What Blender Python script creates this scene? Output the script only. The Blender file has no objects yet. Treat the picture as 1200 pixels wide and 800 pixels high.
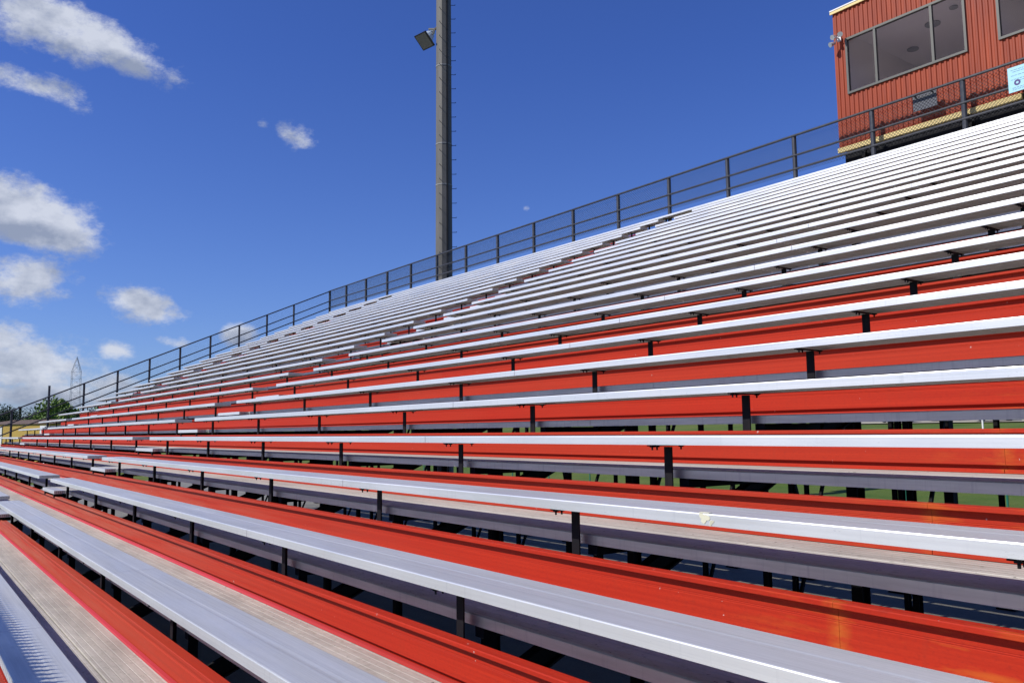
import bpy, math, random
from mathutils import Vector, Matrix
random.seed(7)
scene = bpy.context.scene
COL = scene.collection

# ------------------------------------------------------------------ dimensions (metres, z = 0 at the underside of the eye-level seat)
D, R = 0.61, 0.26551          # run and rise of one row
W, T = 0.263, 0.0434          # seat plank
TZ, FY, FB = -0.1218, 0.2002, 0.0423   # footboard top, front edge, thickness
RY, RT = 0.7134, 0.0615       # riser face, riser top
XE, XB0, XB1, XL, XR, XF = -34.0, -28.15, -27.1, -13.72, -12.65, 6.2
K0, K1 = -7, 20
PX0, PS = -10.3927, 1.8768    # support line
GZ = -2.95                    # ground
SUN = Vector((-0.30, -1.0, 1.0)).normalized()

# ------------------------------------------------------------------ materials
def mat(name, col=(.5,.5,.5), rough=.6, metal=0., spec=.5):
    m = bpy.data.materials.new(name); m.use_nodes = True
    b = m.node_tree.nodes['Principled BSDF']
    b.inputs['Base Color'].default_value = (*col, 1)
    b.inputs['Roughness'].default_value = rough
    b.inputs['Metallic'].default_value = metal
    b.inputs['Specular IOR Level'].default_value = spec
    return m
def nd(m, t, **kw):
    n = m.node_tree.nodes.new(t)
    for k, v in kw.items(): setattr(n, k, v)
    return n
def lk(m, a, b): m.node_tree.links.new(a, b)
def noise(m, scale=(1,1,1), s=1., detail=4., rough=.6, coord='pos', off=(0,0,0)):
    if coord == 'pos': src = nd(m, 'ShaderNodeNewGeometry').outputs['Position']
    else: src = nd(m, 'ShaderNodeTexCoord').outputs['Object']
    mp = nd(m, 'ShaderNodeMapping'); mp.inputs['Scale'].default_value = scale; mp.inputs['Location'].default_value = off
    n = nd(m, 'ShaderNodeTexNoise'); n.inputs['Scale'].default_value = s
    n.inputs['Detail'].default_value = detail; n.inputs['Roughness'].default_value = rough
    lk(m, src, mp.inputs[0]); lk(m, mp.outputs[0], n.inputs['Vector'])
    return n.outputs['Fac']
def ramp(m, fac, stops):
    r = nd(m, 'ShaderNodeValToRGB'); e = r.color_ramp.elements
    while len(e) < len(stops): e.new(.5)
    for i, (p, c) in enumerate(stops):
        e[i].position = p; e[i].color = (*c, 1) if len(c) == 3 else c
    lk(m, fac, r.inputs[0]); return r.outputs[0]
def mixc(m, fac, a, b, mode='MIX'):
    n = nd(m, 'ShaderNodeMix', data_type='RGBA', blend_type=mode)
    for sock, v in ((n.inputs[0], fac), (n.inputs[6], a), (n.inputs[7], b)):
        if isinstance(v, (int, float)): sock.default_value = v
        elif isinstance(v, tuple): sock.default_value = (*v, 1)
        else: lk(m, v, sock)
    return n.outputs[2]
def setp(m, name, sock): lk(m, sock, m.node_tree.nodes['Principled BSDF'].inputs[name])
def bump(m, h, strength=.3, dist=.01):
    b = nd(m, 'ShaderNodeBump'); b.inputs['Strength'].default_value = strength; b.inputs['Distance'].default_value = dist
    lk(m, h, b.inputs['Height']); setp(m, 'Normal', b.outputs[0])
def mr(m, v, a, b, c, d):
    n = nd(m, 'ShaderNodeMapRange')
    for i, x in enumerate((a, b, c, d)): n.inputs[i+1].default_value = x
    lk(m, v, n.inputs[0]); return n.outputs[0]
def mth(m, op, a, b=None):
    n = nd(m, 'ShaderNodeMath', operation=op)
    for i, v in enumerate((a, b)):
        if v is None: continue
        if isinstance(v, (int, float)): n.inputs[i].default_value = v
        else: lk(m, v, n.inputs[i])
    return n.outputs[0]

M = {}
# anodised seat aluminium: long drawing streaks, blotchy oxide, scattered scuffs
m = M['seat'] = mat('seat_aluminium', (.8,.8,.8), .42, .68)
st = noise(m, (.25,90,90), 1., 3, .55); bl = noise(m, (.9,4,4), 1.2, 5, .6); fine = noise(m, (14,260,260), 1., 3, .7)
c = mixc(m, ramp(m, st, [(.3,(0,0,0)),(.7,(1,1,1))]), (.84,.83,.81), (.93,.92,.895))
c = mixc(m, mr(m, bl, .35, .75, 0, .35), c, (.66,.665,.69))
c = mixc(m, mr(m, fine, .55, .9, 0, .30), c, (.52,.53,.56))
sn = nd(m, 'ShaderNodeSeparateXYZ'); gn = nd(m, 'ShaderNodeNewGeometry'); lk(m, gn.outputs['Normal'], sn.inputs[0])
dust = mth(m, 'MULTIPLY', mr(m, sn.outputs[2], .5, .9, 0, 1), mr(m, noise(m, (.7,7,7), 1.4, 6, .65), .3, .7, .45, .95))   # sat-on, dusty oxide on the tops
strk = noise(m, (.5,150,150), 1., 4, .7, off=(0,3,0)); dcol = mixc(m, mr(m, strk, .32, .68, 0, 1), (.37,.365,.345), (.56,.545,.505))
c = mixc(m, dust, c, dcol)
setp(m, 'Metallic', mr(m, dust, 0, 1, .68, .35))
stain = mth(m, 'MULTIPLY', mr(m, sn.outputs[2], .5, .9, 0, 1), mr(m, noise(m, (5,9,9), 1.6, 6, .7), .60, .76, 0, .5)); c = mixc(m, stain, c, (.36,.35,.33))
sc1 = noise(m, (18,50,50), 1.5, 4, .7, off=(2,7,1)); c = mixc(m, mr(m, sc1, .66, .74, 0, .55), c, (.33,.33,.34))
chn = noise(m, (38,1.5,1.5), 1., 3, .6, off=(1,0,4)); c = mixc(m, mr(m, chn, .60, .8, 0, .30), c, (.50,.51,.53))
oi = nd(m, 'ShaderNodeObjectInfo'); c = mixc(m, mr(m, oi.outputs['Random'], 0, 1, 0, .16), c, (.60,.61,.62))
c = mixc(m, mr(m, sn.outputs[2], -.9, -.4, 1, 0), c, (.30,.31,.26))   # unpolished underside, its shade painted in as a darker olive
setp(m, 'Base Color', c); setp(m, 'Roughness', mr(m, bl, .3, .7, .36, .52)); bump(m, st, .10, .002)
# underside / raw mill aluminium of fascias and end caps
m = M['mill'] = mat('mill_aluminium', (.4,.41,.45), .5, .6)
st = noise(m, (2.2,30,30), 1.4, 5, .6); ch = noise(m, (45,2,2), 1., 3, .6)
c = mixc(m, mr(m, st, .3, .7, 0, 1), (.46,.465,.42), (.60,.60,.55)); c = mixc(m, mr(m, ch, .56, .8, 0, .4), c, (.26,.26,.28))
setp(m, 'Base Color', c)
# weathered footboard: tan dust over grooved aluminium
m = M['tread'] = mat('weathered_footboard', (.45,.42,.38), .7, .15)
st = noise(m, (.5,60,60), 1.2, 4, .65); bl = noise(m, (.8,3,3), 1.3, 6, .65); sp = noise(m, (9,14,14), 3., 5, .7)
c = mixc(m, mr(m, st, .3, .7, 0, 1), (.41,.37,.32), (.51,.475,.42))
c = mixc(m, mr(m, bl, .40, .62, 0, .75), c, (.31,.285,.25))
bl2 = noise(m, (2.2,9,9), 1.1, 7, .7, off=(4,2,0)); c = mixc(m, mr(m, bl2, .50, .66, 0, .55), c, (.50,.47,.40))
dot_ = noise(m, (30,30,30), 1.3, 2, .5, off=(1,2,3)); c = mixc(m, mr(m, dot_, .70, .73, 0, .8), c, (.09,.085,.075)); c = mixc(m, mr(m, sp, .52, .72, 0, .7), c, (.25,.24,.18))
setp(m, 'Base Color', c); bump(m, sp, .2, .003)
# painted red riser: sun-faded, grainy, streaked along its length, orange rust bleeding at the board joint
def redmat(name, base, hi, joint=None):
    m = mat(name, base, .6, 0, .2)
    st = noise(m, (.35,55,55), 1.3, 5, .65); bl = noise(m, (.55,2.5,2.5), 1., 5, .6); fg = noise(m, (60,120,120), 1., 3, .7)
    c = mixc(m, mr(m, st, .3, .72, 0, 1), base, hi)
    c = mixc(m, mr(m, bl, .45, .8, 0, .45), c, (.36,.035,.012)); c = mixc(m, mr(m, fg, .5, .75, 0, .5), c, (.24,.012,.007))
    # older, dustier paint towards the far end
    sx = nd(m, 'ShaderNodeSeparateXYZ'); g = nd(m, 'ShaderNodeNewGeometry'); lk(m, g.outputs['Position'], sx.inputs[0])
    wear = mth(m, 'MULTIPLY', mr(m, sx.outputs[0], -4., -11., 0, 1), mr(m, noise(m, (.7,25,25), 1., 5, .7), .35, .7, .05, .6))
    low = mr(m, sx.outputs[2], -.2, -.7, 0, 1)
    c = mixc(m, mth(m, 'MULTIPLY', wear, low), c, (.40,.20,.13))
    ru = mr(m, noise(m, (2.2,14,14), 1.4, 4, .6), .52, .7, 0, 1)
    nearj = mth(m, 'SUBTRACT', 1.0, mth(m, 'MINIMUM', mth(m, 'ABSOLUTE', mth(m, 'DIVIDE', mth(m, 'ADD', sx.outputs[0], 1.3), .75)), 1.))
    c = mixc(m, mth(m, 'MULTIPLY', ru, nearj), c, (.50,.10,.012))
    edge = mth(m, 'SUBTRACT', 1.0, mth(m, 'MINIMUM', mth(m, 'ABSOLUTE', mth(m, 'DIVIDE', mth(m, 'ADD', sx.outputs[0], 1.575), .05)), 1.))
    c = mixc(m, mth(m, 'MULTIPLY', edge, mr(m, noise(m, (8,20,20), 1.5, 3, .6), .35, .6, 0, 1)), c, (.46,.09,.012))
    # scuffs, chips and drips; every board its own age
    scf = noise(m, (3,26,26), 2.2, 6, .75, off=(5,1,2)); c = mixc(m, mr(m, scf, .62, .72, 0, .55), c, (.17,.014,.006))
    drip = noise(m, (24,2,2), 1.2, 4, .6); c = mixc(m, mr(m, drip, .58, .8, 0, .35), c, (.30,.030,.012))
    chip = noise(m, (40,40,40), 1.0, 2, .5, off=(3,3,3)); c = mixc(m, mr(m, chip, .76, .78, 0, .6), c, (.55,.50,.46))
    oi = nd(m, 'ShaderNodeObjectInfo'); c = mixc(m, mr(m, oi.outputs['Random'], 0, 1, 0, .30), c, (.40,.055,.022))
    setp(m, 'Base Color', c); setp(m, 'Roughness', mr(m, bl, .3, .7, .55, .75)); bump(m, st, .15, .002)
    return m
M['red'] = redmat('red_riser_paint', (.34,.014,.004), (.47,.026,.007))
M['pink'] = redmat('faded_riser_foot_paint', (.36,.018,.006), (.48,.030,.010))
m = M['pink']; prev = m.node_tree.nodes['Principled BSDF'].inputs['Base Color'].links[0].from_socket
sx = nd(m, 'ShaderNodeSeparateXYZ'); g = nd(m, 'ShaderNodeNewGeometry'); lk(m, g.outputs['Position'], sx.inputs[0])
setp(m, 'Base Color', mixc(m, mth(m, 'MULTIPLY', mr(m, sx.outputs[0], -2., -6., 0, .8), mr(m, sx.outputs[2], -.5, -.8, 0, 1)), prev, (.58,.055,.09)))
m = M['black'] = mat('black_steel_paint', (.018,.019,.022), .7, 0, .15)
c = mixc(m, mr(m, noise(m, (6,6,2), 3., 4, .6), .5, .75, 0, .5), (.008,.008,.010), (.022,.020,.019)); setp(m, 'Base Color', c)
m = M['rail'] = mat('dark_vinyl_rail', (.045,.048,.058), .45, 0, .5)
c = mixc(m, mr(m, noise(m, (3,3,3), 4., 4, .6), .45, .75, 0, .6), (.030,.032,.040), (.085,.085,.09)); setp(m, 'Base Color', c)
M['wire'] = mat('dark_vinyl_wire', (.02,.021,.026), .6, 0, .2)
m = M['clad'] = mat('red_corrugated_cladding', (.35,.06,.03), .55, 0, .35)
c = mixc(m, mr(m, noise(m, (8,8,.5), 1.5, 5, .6), .35, .7, 0, 1), (.23,.030,.006), (.33,.050,.011))
c = mixc(m, mr(m, noise(m, (1,1,1), 1., 4, .6), .5, .8, 0, .4), c, (.18,.036,.025)); setp(m, 'Base Color', c)
M['cream'] = mat('cream_trim', (.72,.56,.24), .6)
M['frame'] = mat('grey_window_frame', (.10,.098,.085), .45, .3)
M['whitetrim'] = mat('pale_roof_flashing', (.75,.74,.7), .5)
m = M['pole'] = mat('galvanised_pole', (.22,.21,.19), .65, .15)
c = mixc(m, mr(m, noise(m, (3,3,.35), 2., 5, .6), .3, .7, 0, 1), (.10,.094,.08), (.14,.13,.115)); setp(m, 'Base Color', c)
M['steelfar'] = mat('weathered_lattice_steel', (.30,.31,.33), .6)
M['clampgrey'] = mat('dull_clamp', (.24,.24,.23), .6)
M['galv'] = mat('galvanised_metal', (.6,.62,.63), .4, .7)
M['lampblue'] = mat('pale_lamp_housing', (.55,.63,.66), .4, .2)
M['dark'] = mat('dark_lens', (.03,.03,.028), .25)
M['sign'] = mat('pale_notice_board', (.33,.60,.68), .5)
M['ink'] = mat('notice_ink', (.14,.24,.36), .6)
M['inkdark'] = mat('emblem_ink', (.05,.03,.16), .5)
M['panel'] = mat('grey_panel', (.10,.105,.125), .6)
M['inside'] = mat('interior_paint', (.84,.80,.76), .8)
M['ceiling'] = mat('interior_ceiling', (.85,.83,.82), .8)
M['lamp_dim'] = mat('ceiling_fitting', (.30,.30,.29), .5)
m = M['glass'] = mat('tinted_glass', (.3,.3,.3), .02)
nt = m.node_tree; out = nt.nodes['Material Output']; nt.nodes.remove(nt.nodes['Principled BSDF'])
tr = nd(m, 'ShaderNodeBsdfTransparent'); tr.inputs[0].default_value = (.86,.82,.84,1)
gl = nd(m, 'ShaderNodeBsdfGlossy'); gl.inputs['Roughness'].default_value = .03; gl.inputs[0].default_value = (.9,.9,.95,1)
fr = nd(m, 'ShaderNodeFresnel'); fr.inputs[0].default_value = 1.6
mx = nd(m, 'ShaderNodeMixShader'); bf = nd(m, 'ShaderNodeNewGeometry'); lk(m, mth(m, 'MULTIPLY', fr.outputs[0], mth(m, 'SUBTRACT', 1., bf.outputs['Backfacing'])), mx.inputs[0]); lk(m, tr.outputs[0], mx.inputs[1]); lk(m, gl.outputs[0], mx.inputs[2]); lk(m, mx.outputs[0], out.inputs[0])
m = M['ground'] = mat('grass_field', (.06,.09,.02), .9, 0, .1)
n1 = noise(m, (1,1,1), .35, 8, .65); n2 = noise(m, (1,1,1), 9., 5, .7)
c = mixc(m, mr(m, n1, .35, .65, 0, 1), (.060,.115,.020), (.115,.150,.035)); c = mixc(m, mr(m, n2, .4, .7, 0, .55), c, (.035,.070,.014)); n3 = noise(m, (1,1,1), .06, 5, .6); c = mixc(m, mr(m, n3, .45, .65, 0, .5), c, (.16,.17,.05)); setp(m, 'Base Color', c); bump(m, n2, .8, .05)
m = M['pave'] = mat('worn_asphalt', (.09,.09,.09), .85)
n1 = noise(m, (1,1,1), .6, 8, .65); n2 = noise(m, (1,1,1), 40., 4, .7)
c = mixc(m, mr(m, n1, .3, .7, 0, 1), (.16,.15,.125), (.24,.225,.18)); c = mixc(m, mr(m, n2, .4, .75, 0, .6), c, (.09,.09,.088)); setp(m, 'Base Color', c); bump(m, n2, .5, .01)
m = M['gravel'] = mat('pale_gravel', (.36,.31,.22), .9)
setp(m, 'Base Color', mixc(m, mr(m, noise(m, (1,1,1), 2.5, 6, .7), .35, .7, 0, 1), (.40,.36,.27), (.25,.24,.17)))
M['yellow'] = mat('yellow_paint', (.62,.45,.05), .6)
M['ochre'] = mat('ochre_wall', (.46,.31,.06), .7)
M['white'] = mat('white_paint', (.75,.74,.70), .6)
M['roofb'] = mat('brown_shingle', (.13,.085,.055), .8)
M['green'] = mat('green_vinyl_post', (.02,.16,.11), .5)
M['poop'] = mat('dried_dropping', (.62,.60,.44), .8)
M['tyre'] = mat('tyre_rubber', (.02,.02,.02), .8)
M['carglass'] = mat('car_glass', (.03,.035,.04), .1)
M['bluelitter'] = mat('pale_plastic', (.35,.45,.7), .5)
def leafmat(name, a, b):
    m = mat(name, a, .6, 0, .25)
    c = mixc(m, mr(m, noise(m, (1,1,1), .9, 4, .6), .35, .65, 0, 1), a, b); c = mixc(m, mr(m, noise(m, (1,1,1), 9, 2, .6), .4, .7, 0, .5), c, tuple(x*.5 for x in a))
    setp(m, 'Base Color', c); return m
M['leaf'] = leafmat('bright_foliage', (.09,.17,.025), (.17,.25,.045))
M['leafd'] = leafmat('dark_foliage', (.025,.05,.018), (.05,.085,.028))
M['bark'] = mat('bark', (.09,.07,.05), .9)

# ------------------------------------------------------------------ geometry helper
class MB:
    def __init__(s): s.v = []; s.f = []
    def add(s, vs, fs):
        o = len(s.v); s.v += [tuple(v) for v in vs]; s.f += [tuple(i+o for i in f) for f in fs]; return s
    def box(s, x0, x1, y0, y1, z0, z1):
        return s.add([(x0,y0,z0),(x1,y0,z0),(x1,y1,z0),(x0,y1,z0),(x0,y0,z1),(x1,y0,z1),(x1,y1,z1),(x0,y1,z1)],
            [(0,3,2,1),(4,5,6,7),(0,1,5,4),(1,2,6,5),(2,3,7,6),(3,0,4,7)])
    def extx(s, prof, x0, x1, caps=True):        # profile of (y,z), counter-clockwise seen from +x
        n = len(prof); o = [(x0,y,z) for y,z in prof] + [(x1,y,z) for y,z in prof]
        f = [(i, (i+1)%n, n+(i+1)%n, n+i) for i in range(n)]
        if caps: f += [tuple(range(n-1,-1,-1)), tuple(range(n, 2*n))]
        return s.add(o, f)
    def tube(s, p, q, r, n=8, r2=None, cap=True):
        p, q = Vector(p), Vector(q); a = (q-p).normalized(); r2 = r if r2 is None else r2
        b = a.orthogonal().normalized() if abs(a.z) < .99 else Vector((1,0,0)); c = a.cross(b); b = c.cross(a)
        vs = []
        for (o, rr) in ((p, r), (q, r2)):
            for i in range(n):
                t = 2*math.pi*(i+.5)/n; vs.append(o + b*(math.cos(t)*rr) + c*(math.sin(t)*rr))
        f = [(i, (i+1)%n, n+(i+1)%n, n+i) for i in range(n)]
        if cap: f += [tuple(range(n-1,-1,-1)), tuple(range(n,2*n))]
        return s.add(vs, f)
    def bar(s, p, q, w, h):                     # rectangular bar p->q, w across horizontally, h up
        p, q = Vector(p), Vector(q); a = (q-p).normalized(); up = Vector((0,0,1)) if abs(a.z) < .95 else Vector((0,1,0))
        sx = a.cross(up).normalized(); u = sx.cross(a).normalized(); vs = []
        for o in (p, q):
            for i, j in ((-1,-1),(1,-1),(1,1),(-1,1)): vs.append(o + sx*(i*w/2) + u*(j*h/2))
        return s.add(vs, [(0,3,2,1),(4,5,6,7),(0,1,5,4),(1,2,6,5),(2,3,7,6),(3,0,4,7)])
    def mesh(s, name, mt, smooth=False):
        me = bpy.data.meshes.new(name); me.from_pydata(s.v, [], s.f); me.materials.append(mt); me.validate(); me.update()
        if smooth:
            for p in me.polygons: p.use_smooth = True
        return me
def link(o, parent=None):
    COL.objects.link(o)
    if parent is not None: o.parent = parent
    return o
def part(name, mb, mt, parent=None, loc=None, label=None, smooth=False):
    me = mb if isinstance(mb, bpy.types.Mesh) else mb.mesh(name, mt, smooth)
    o = bpy.data.objects.new(name, me); link(o, parent)
    if loc: o.location = loc
    if label: o['label'] = label
    return o
def tag(o, label=None, cat=None, group=None, kind=None):
    if label: o['label'] = label
    if cat: o['category'] = cat
    if group: o['group'] = group
    if kind: o['kind'] = kind
    return o
def thing(name, loc, label, cat, group=None):
    o = bpy.data.objects.new(name, None); o.empty_display_size = .1; link(o); o.location = loc
    return tag(o, label, cat, group)
def copy_tree(src, loc, label):
    c = src.copy(); COL.objects.link(c); c.location = (loc[0], loc[1]+random.uniform(-.0025,.0025), loc[2]+random.uniform(-.0018,.0018)) if src.name.startswith(('bench','riser')) else loc; c['label'] = label
    for ch in src.children:
        d = ch.copy(); COL.objects.link(d); d.parent = c
        for g in ch.children:
            e = g.copy(); COL.objects.link(e); e.parent = d
    return c
ORD = ['', 'first','second','third','fourth','fifth','sixth','seventh','eighth','ninth','tenth','eleventh','twelfth','thirteenth','fourteenth',
       'fifteenth','sixteenth','seventeenth','eighteenth','nineteenth','twentieth','twenty-first','twenty-second','twenty-third','twenty-fourth','twenty-fifth','twenty-sixth','twenty-seventh','twenty-eighth']
def rowname(k): return ('top row' if k == K1 else ORD[K1-k+1] + ' row from top')

# ------------------------------------------------------------------ bench seats
def seat_profile():
    b = .005; g = .145; p = []
    p += [(0,0),(.004,0),(.004,T-.008)]                                  # front skirt inside
    for yy in (.065,.13,.195):                                          # stiffening ribs on the underside
        p += [(yy-.002,T-.008),(yy-.002,.006),(yy+.002,.006),(yy+.002,T-.008)]
    p += [(W-.004,T-.008),(W-.004,0),(W,0),(W,T-b),(W-.0015,T-.0015),(W-b,T)]
    p += [(g+.016,T),(g+.006,T-.0016),(g-.006,T-.0016),(g-.016,T)]
    p += [(b,T),(.0015,T-.0015),(0,T-b)]
    return p
SP = seat_profile()
def supports_between(x0, x1):
    return [PX0+PS*i for i in range(-14, 12) if x0+.12 < PX0+PS*i < x1-.12]
post_mb = MB().box(-.025,.025,.140,.147,-.46,-.012).box(-.025,-.019,.147,.172,-.46,-.012)
post_me = post_mb.mesh('support_post', M['black'])
br = MB().box(-.016,.016,.012,W-.012,-.0075,-.0015)
for yy in (.022,.055,.225): br.tube((0.010,yy,-.026),(.010,yy,-.0075),.0045,6).box(.001,.019,yy-.009,yy+.009,-.0125,-.0075)
br_me = br.mesh('seat_bracket', M['black'])
cap = MB().box(0,.004,.001,W-.001,-.001,T-.001)
for i in range(13): cap.box(.004,.009,.006+i*.02,.013+i*.02,.002,T-.004)
capR = cap.mesh('end_cap', M['mill'])
def make_bench(x0, x1, joints, label, cap0=True, cap1=True):
    t = thing('bench', (0,0,0), label, 'bench', 'aluminium bench rows of the grandstand')
    xs = [x0] + joints + [x1]
    for a, b in zip(xs[:-1], xs[1:]):
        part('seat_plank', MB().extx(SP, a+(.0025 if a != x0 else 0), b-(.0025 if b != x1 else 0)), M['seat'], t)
    if cap1: part('end_cap', capR, None, t, (x1,0,0))
    if cap0:
        c = part('end_cap', capR, None, t, (x0,0,0)); c.scale = (-1,1,1)
    for x in supports_between(x0, x1):
        s = part('support_post', post_me, None, t, (x,0,0)); part('bracket', br_me, None, s)
    return t
SECT = {'far': (XE, XB0, []), 'mid': (XB1, XL, [-20.4]), 'near': (XR, XF, [-5.35, 1.95])}
WHERE = {'far': 'left of the far aisle', 'mid': 'between the two aisles', 'near': 'right of the near aisle'}
seat_alt = {}
for s, (a, b, j) in SECT.items():
    for alt in (0, 1):
        jj = [x + (.36 if alt else -.25) for x in j]
        seat_alt[s, alt] = make_bench(a, b, jj, '')
used = set()
for k in range(K0+1, K1):
    for s in SECT:
        e = {0: 'at eye level', -1: 'bird dropping on edge' if s == 'near' else 'just below eye level', 1: 'just above eye level'}.get(k, '')
        lab = 'white aluminium bench ' + WHERE[s] + ', ' + rowname(k) + (', ' + e if e else '')
        alt = 1 if k in (0, -1, -2, 6, 7, 11) else 0
        src = seat_alt[s, alt]
        if (s, alt) not in used:
            used.add((s, alt)); src.location = (0, k*D, k*R); src['label'] = lab; o = src
        else: o = copy_tree(src, (0, k*D, k*R), lab)
        if k == -1 and s == 'near':
            mb = MB(); vs = []
            for i in range(16):
                a_ = i/16*2*math.pi; rr = .016*(1+.5*math.sin(a_*3+1)*.6+random.uniform(-.2,.2))
                vs.append((-2.02+math.cos(a_)*rr*1.5, -.0016, .026+math.sin(a_)*rr))
            mb.add(vs + [(x, -.0004, z) for x, y, z in vs], [tuple(range(16))]+[(i+16,(i+1)%16+16,(i+1)%16,i) for i in range(16)])
            for i in range(5): mb.box(-1.995+.004*i, -1.992+.004*i, -.0018, -.0006, -.001+.004*i, .02)
            mb.box(-2.045,-2.0,.002,.02,T+.0002,T+.0022)
            part('dropping', mb, M['poop'], o)
top = make_bench(XE, XF, [-26.7,-19.4,-12.1,-4.8,2.5], 'topmost aluminium bench below the guard rail, unbroken across the aisle heads')
top.location = (0, K1*D, K1*R)

# ------------------------------------------------------------------ footboards and risers
def tread_profile(y0, w, z):
    p = [(y0,z-FB),(y0+w,z-FB),(y0+w,z-.003),(y0+w-.003,z)]
    n = 6
    for i in range(n-1, -1, -1):
        yy = y0 + .022 + i*(w-.044)/(n-1)
        p += [(yy+.004,z),(yy+.0015,z-.0012),(yy-.0015,z-.0012),(yy-.004,z)]
    p += [(y0+.003,z),(y0,z-.003)]
    return p
TW = (RY-FY-.006)/2
tb = None; rb = None
RISER = [(0,0),(0,-.012),(-.014,-.012),(-.014,0)]
def riser_profile():
    zt, zb = RT, TZ+.001
    # y measured from the face plane RY, negative is towards the field
    p = [(RY-.012,zb),(RY+.030,zb),(RY+.030,zt),(RY-.026,zt),(RY-.029,zt-.003),(RY-.029,zt-.017),(RY-.024,zt-.019),(RY,zt-.0195)]
    z2 = zb+.034
    for zz in (zt-.060, zt-.066):
        p += [(RY,zz+.0015),(RY+.0015,zz),(RY,zz-.0015)]
    p += [(RY,z2),(RY+.017,z2),(RY+.017,zb+.010),(RY-.010,zb+.010),(RY-.012,zb+.008)]
    return [(y,z) for y,z in p][::1]
for k in range(K0, K1):
    lab = 'grey grooved footboard in front of the benches of the ' + rowname(k+1)
    if tb is None:
        tb = thing('footboard', (0,k*D,k*R), lab, 'footboard', 'footboards of the grandstand')
        for (y0, seg, dz) in ((FY, [XE-.05,-26.1,-18.8,-11.5,-4.2,3.1,XF], 0), (FY+TW+.006, [XE-.05,-27.4,-20.1,-12.8,-5.5,1.8,XF], .0015)):
            for a, b in zip(seg[:-1], seg[1:]):
                part('plank', MB().extx(tread_profile(y0, TW, TZ+dz), a+.001, b-.001), M['tread'], tb)
        for a, b in zip([XE-.05,-26.1,-18.8,-11.5,-4.2,3.1,XF][:-1], [XE-.05,-26.1,-18.8,-11.5,-4.2,3.1,XF][1:]):
            part('front_edge', MB().box(a+.001, b-.001, FY-.004, FY-.0005, TZ-FB-.002, TZ-.004), M['mill'], tb)
    else: copy_tree(tb, (0,k*D,k*R), lab)
    lab = 'red painted riser board behind the benches of the ' + rowname(k)
    if rb is None:
        rb = thing('riser_board', (0,k*D,k*R), lab, 'riser board', 'red riser boards of the grandstand')
        seg = [XE-.05,-30.8,-23.5,-16.2,-8.9,-1.575,XF]
        for a, b in zip(seg[:-1], seg[1:]):
            part('board', MB().extx(riser_profile(), a+.0006, b-.0006), M['red'], rb)
            part('foot_strip', MB().box(a+.0015, b-.0015, RY-.0135, RY+.010, TZ+.0025, TZ+.0175), M['pink'], rb)
    else: copy_tree(rb, (0,k*D,k*R), lab)

# ------------------------------------------------------------------ aisle steps
def make_step(x0, x1):
    t = thing('aisle_step', (0,0,0), '', 'step', 'steps of the grandstand aisles')
    part('step_plank', MB().extx([(.05,TZ-FB),(FY-.007,TZ-FB),(FY-.007,TZ-.003),(FY-.010,TZ),(.053,TZ),(.05,TZ-.003)], x0, x1), M['seat'], t)
    for xx in (x0+.10, x1-.10): part('bracket', MB().box(xx-.02,xx+.02,.06,FY-.012,TZ-FB-.05,TZ-FB-.002), M['black'], t)
    for sgn, xx in ((-1,x0),(1,x1)):
        mb = MB()
        for i in range(6): mb.box(min(xx,xx+sgn*.005), max(xx,xx+sgn*.005), .056+i*.022, .066+i*.022, TZ-FB+.004, TZ-.006)
        part('end_cap', mb, M['mill'], t)
    return t
for nm, (a, b) in {'near aisle': (XL+.02, XR-.02), 'far aisle': (XB0+.02, XB1-.02)}.items():
    s0 = None
    for k in range(K0+1, K1):
        lab = 'short aluminium step in the ' + nm + ' at the ' + rowname(k)
        if s0 is None: s0 = make_step(a, b); s0.location = (0,k*D,k*R); s0['label'] = lab
        else: copy_tree(s0, (0,k*D,k*R), lab)

# ------------------------------------------------------------------ understructure: one steel frame per support line
def make_frame():
    t = thing('support_frame', (0,0,0), '', 'steel frame', 'black steel frames carrying the grandstand')
    sl = R/D; y0, y1 = K0*D-.1, (K1)*D+.15
    f = lambda y: sl*y-.52
    mb = MB(); mb.bar((0,y0,f(y0)-.045),(0,y1,f(y1)-.045),.012,.08)
    mb.bar((0,y0,f(y0)),(0,y1,f(y1)),.06,.010).bar((0,y0,f(y0)-.09),(0,y1,f(y1)-.09),.06,.010)
    for k in range(K0, K1):
        zt = k*R+TZ-FB-.003; ya = k*D+FY
        mb.box(-.03,.03, ya+.01, ya+.52, zt-.045, zt)
        mb.box(-.006,.006, ya+.44, ya+.50, f(ya+.47)-.02, zt-.045)
        mb.box(-.006,.006, ya+.02, ya+.07, f(ya+.045)-.02, zt-.045)
        mb.box(-.028,.028, k*D+.148, k*D+.178, f(k*D+.16)-.02, k*R-.38)
    part('stringer', mb, M['black'], t)
    cols = [-3.9, 1.7, 5.8, 9.0, 12.15]
    for y in cols:
        zt = f(y)-.08
        part('column', MB().box(-.006,.006,y-.035,y+.035,GZ,zt).box(-.035,.035,y-.042,y-.035,GZ,zt).box(-.035,.035,y+.035,y+.042,GZ,zt).box(-.15,.15,y-.15,y+.15,GZ+.006,GZ+.03), M['black'], t)
    for a, b in ((9.0,12.15),):
        part('brace', MB().bar((0.03,a,GZ+.15),(0.03,b,f(b)-.35),.05,.05), M['black'], t)
    return t
fr0 = None
fxs = [PX0+PS*i for i in range(-13, 9)]
for n, x in enumerate(reversed(fxs)):
    lab = 'black steel frame under the stand, ' + ORD[n+1] + ' from the near end'
    if fr0 is None: fr0 = make_frame(); fr0.location = (x+.035,0,0); fr0['label'] = lab
    else: copy_tree(fr0, (x+.035,0,0), lab)
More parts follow.
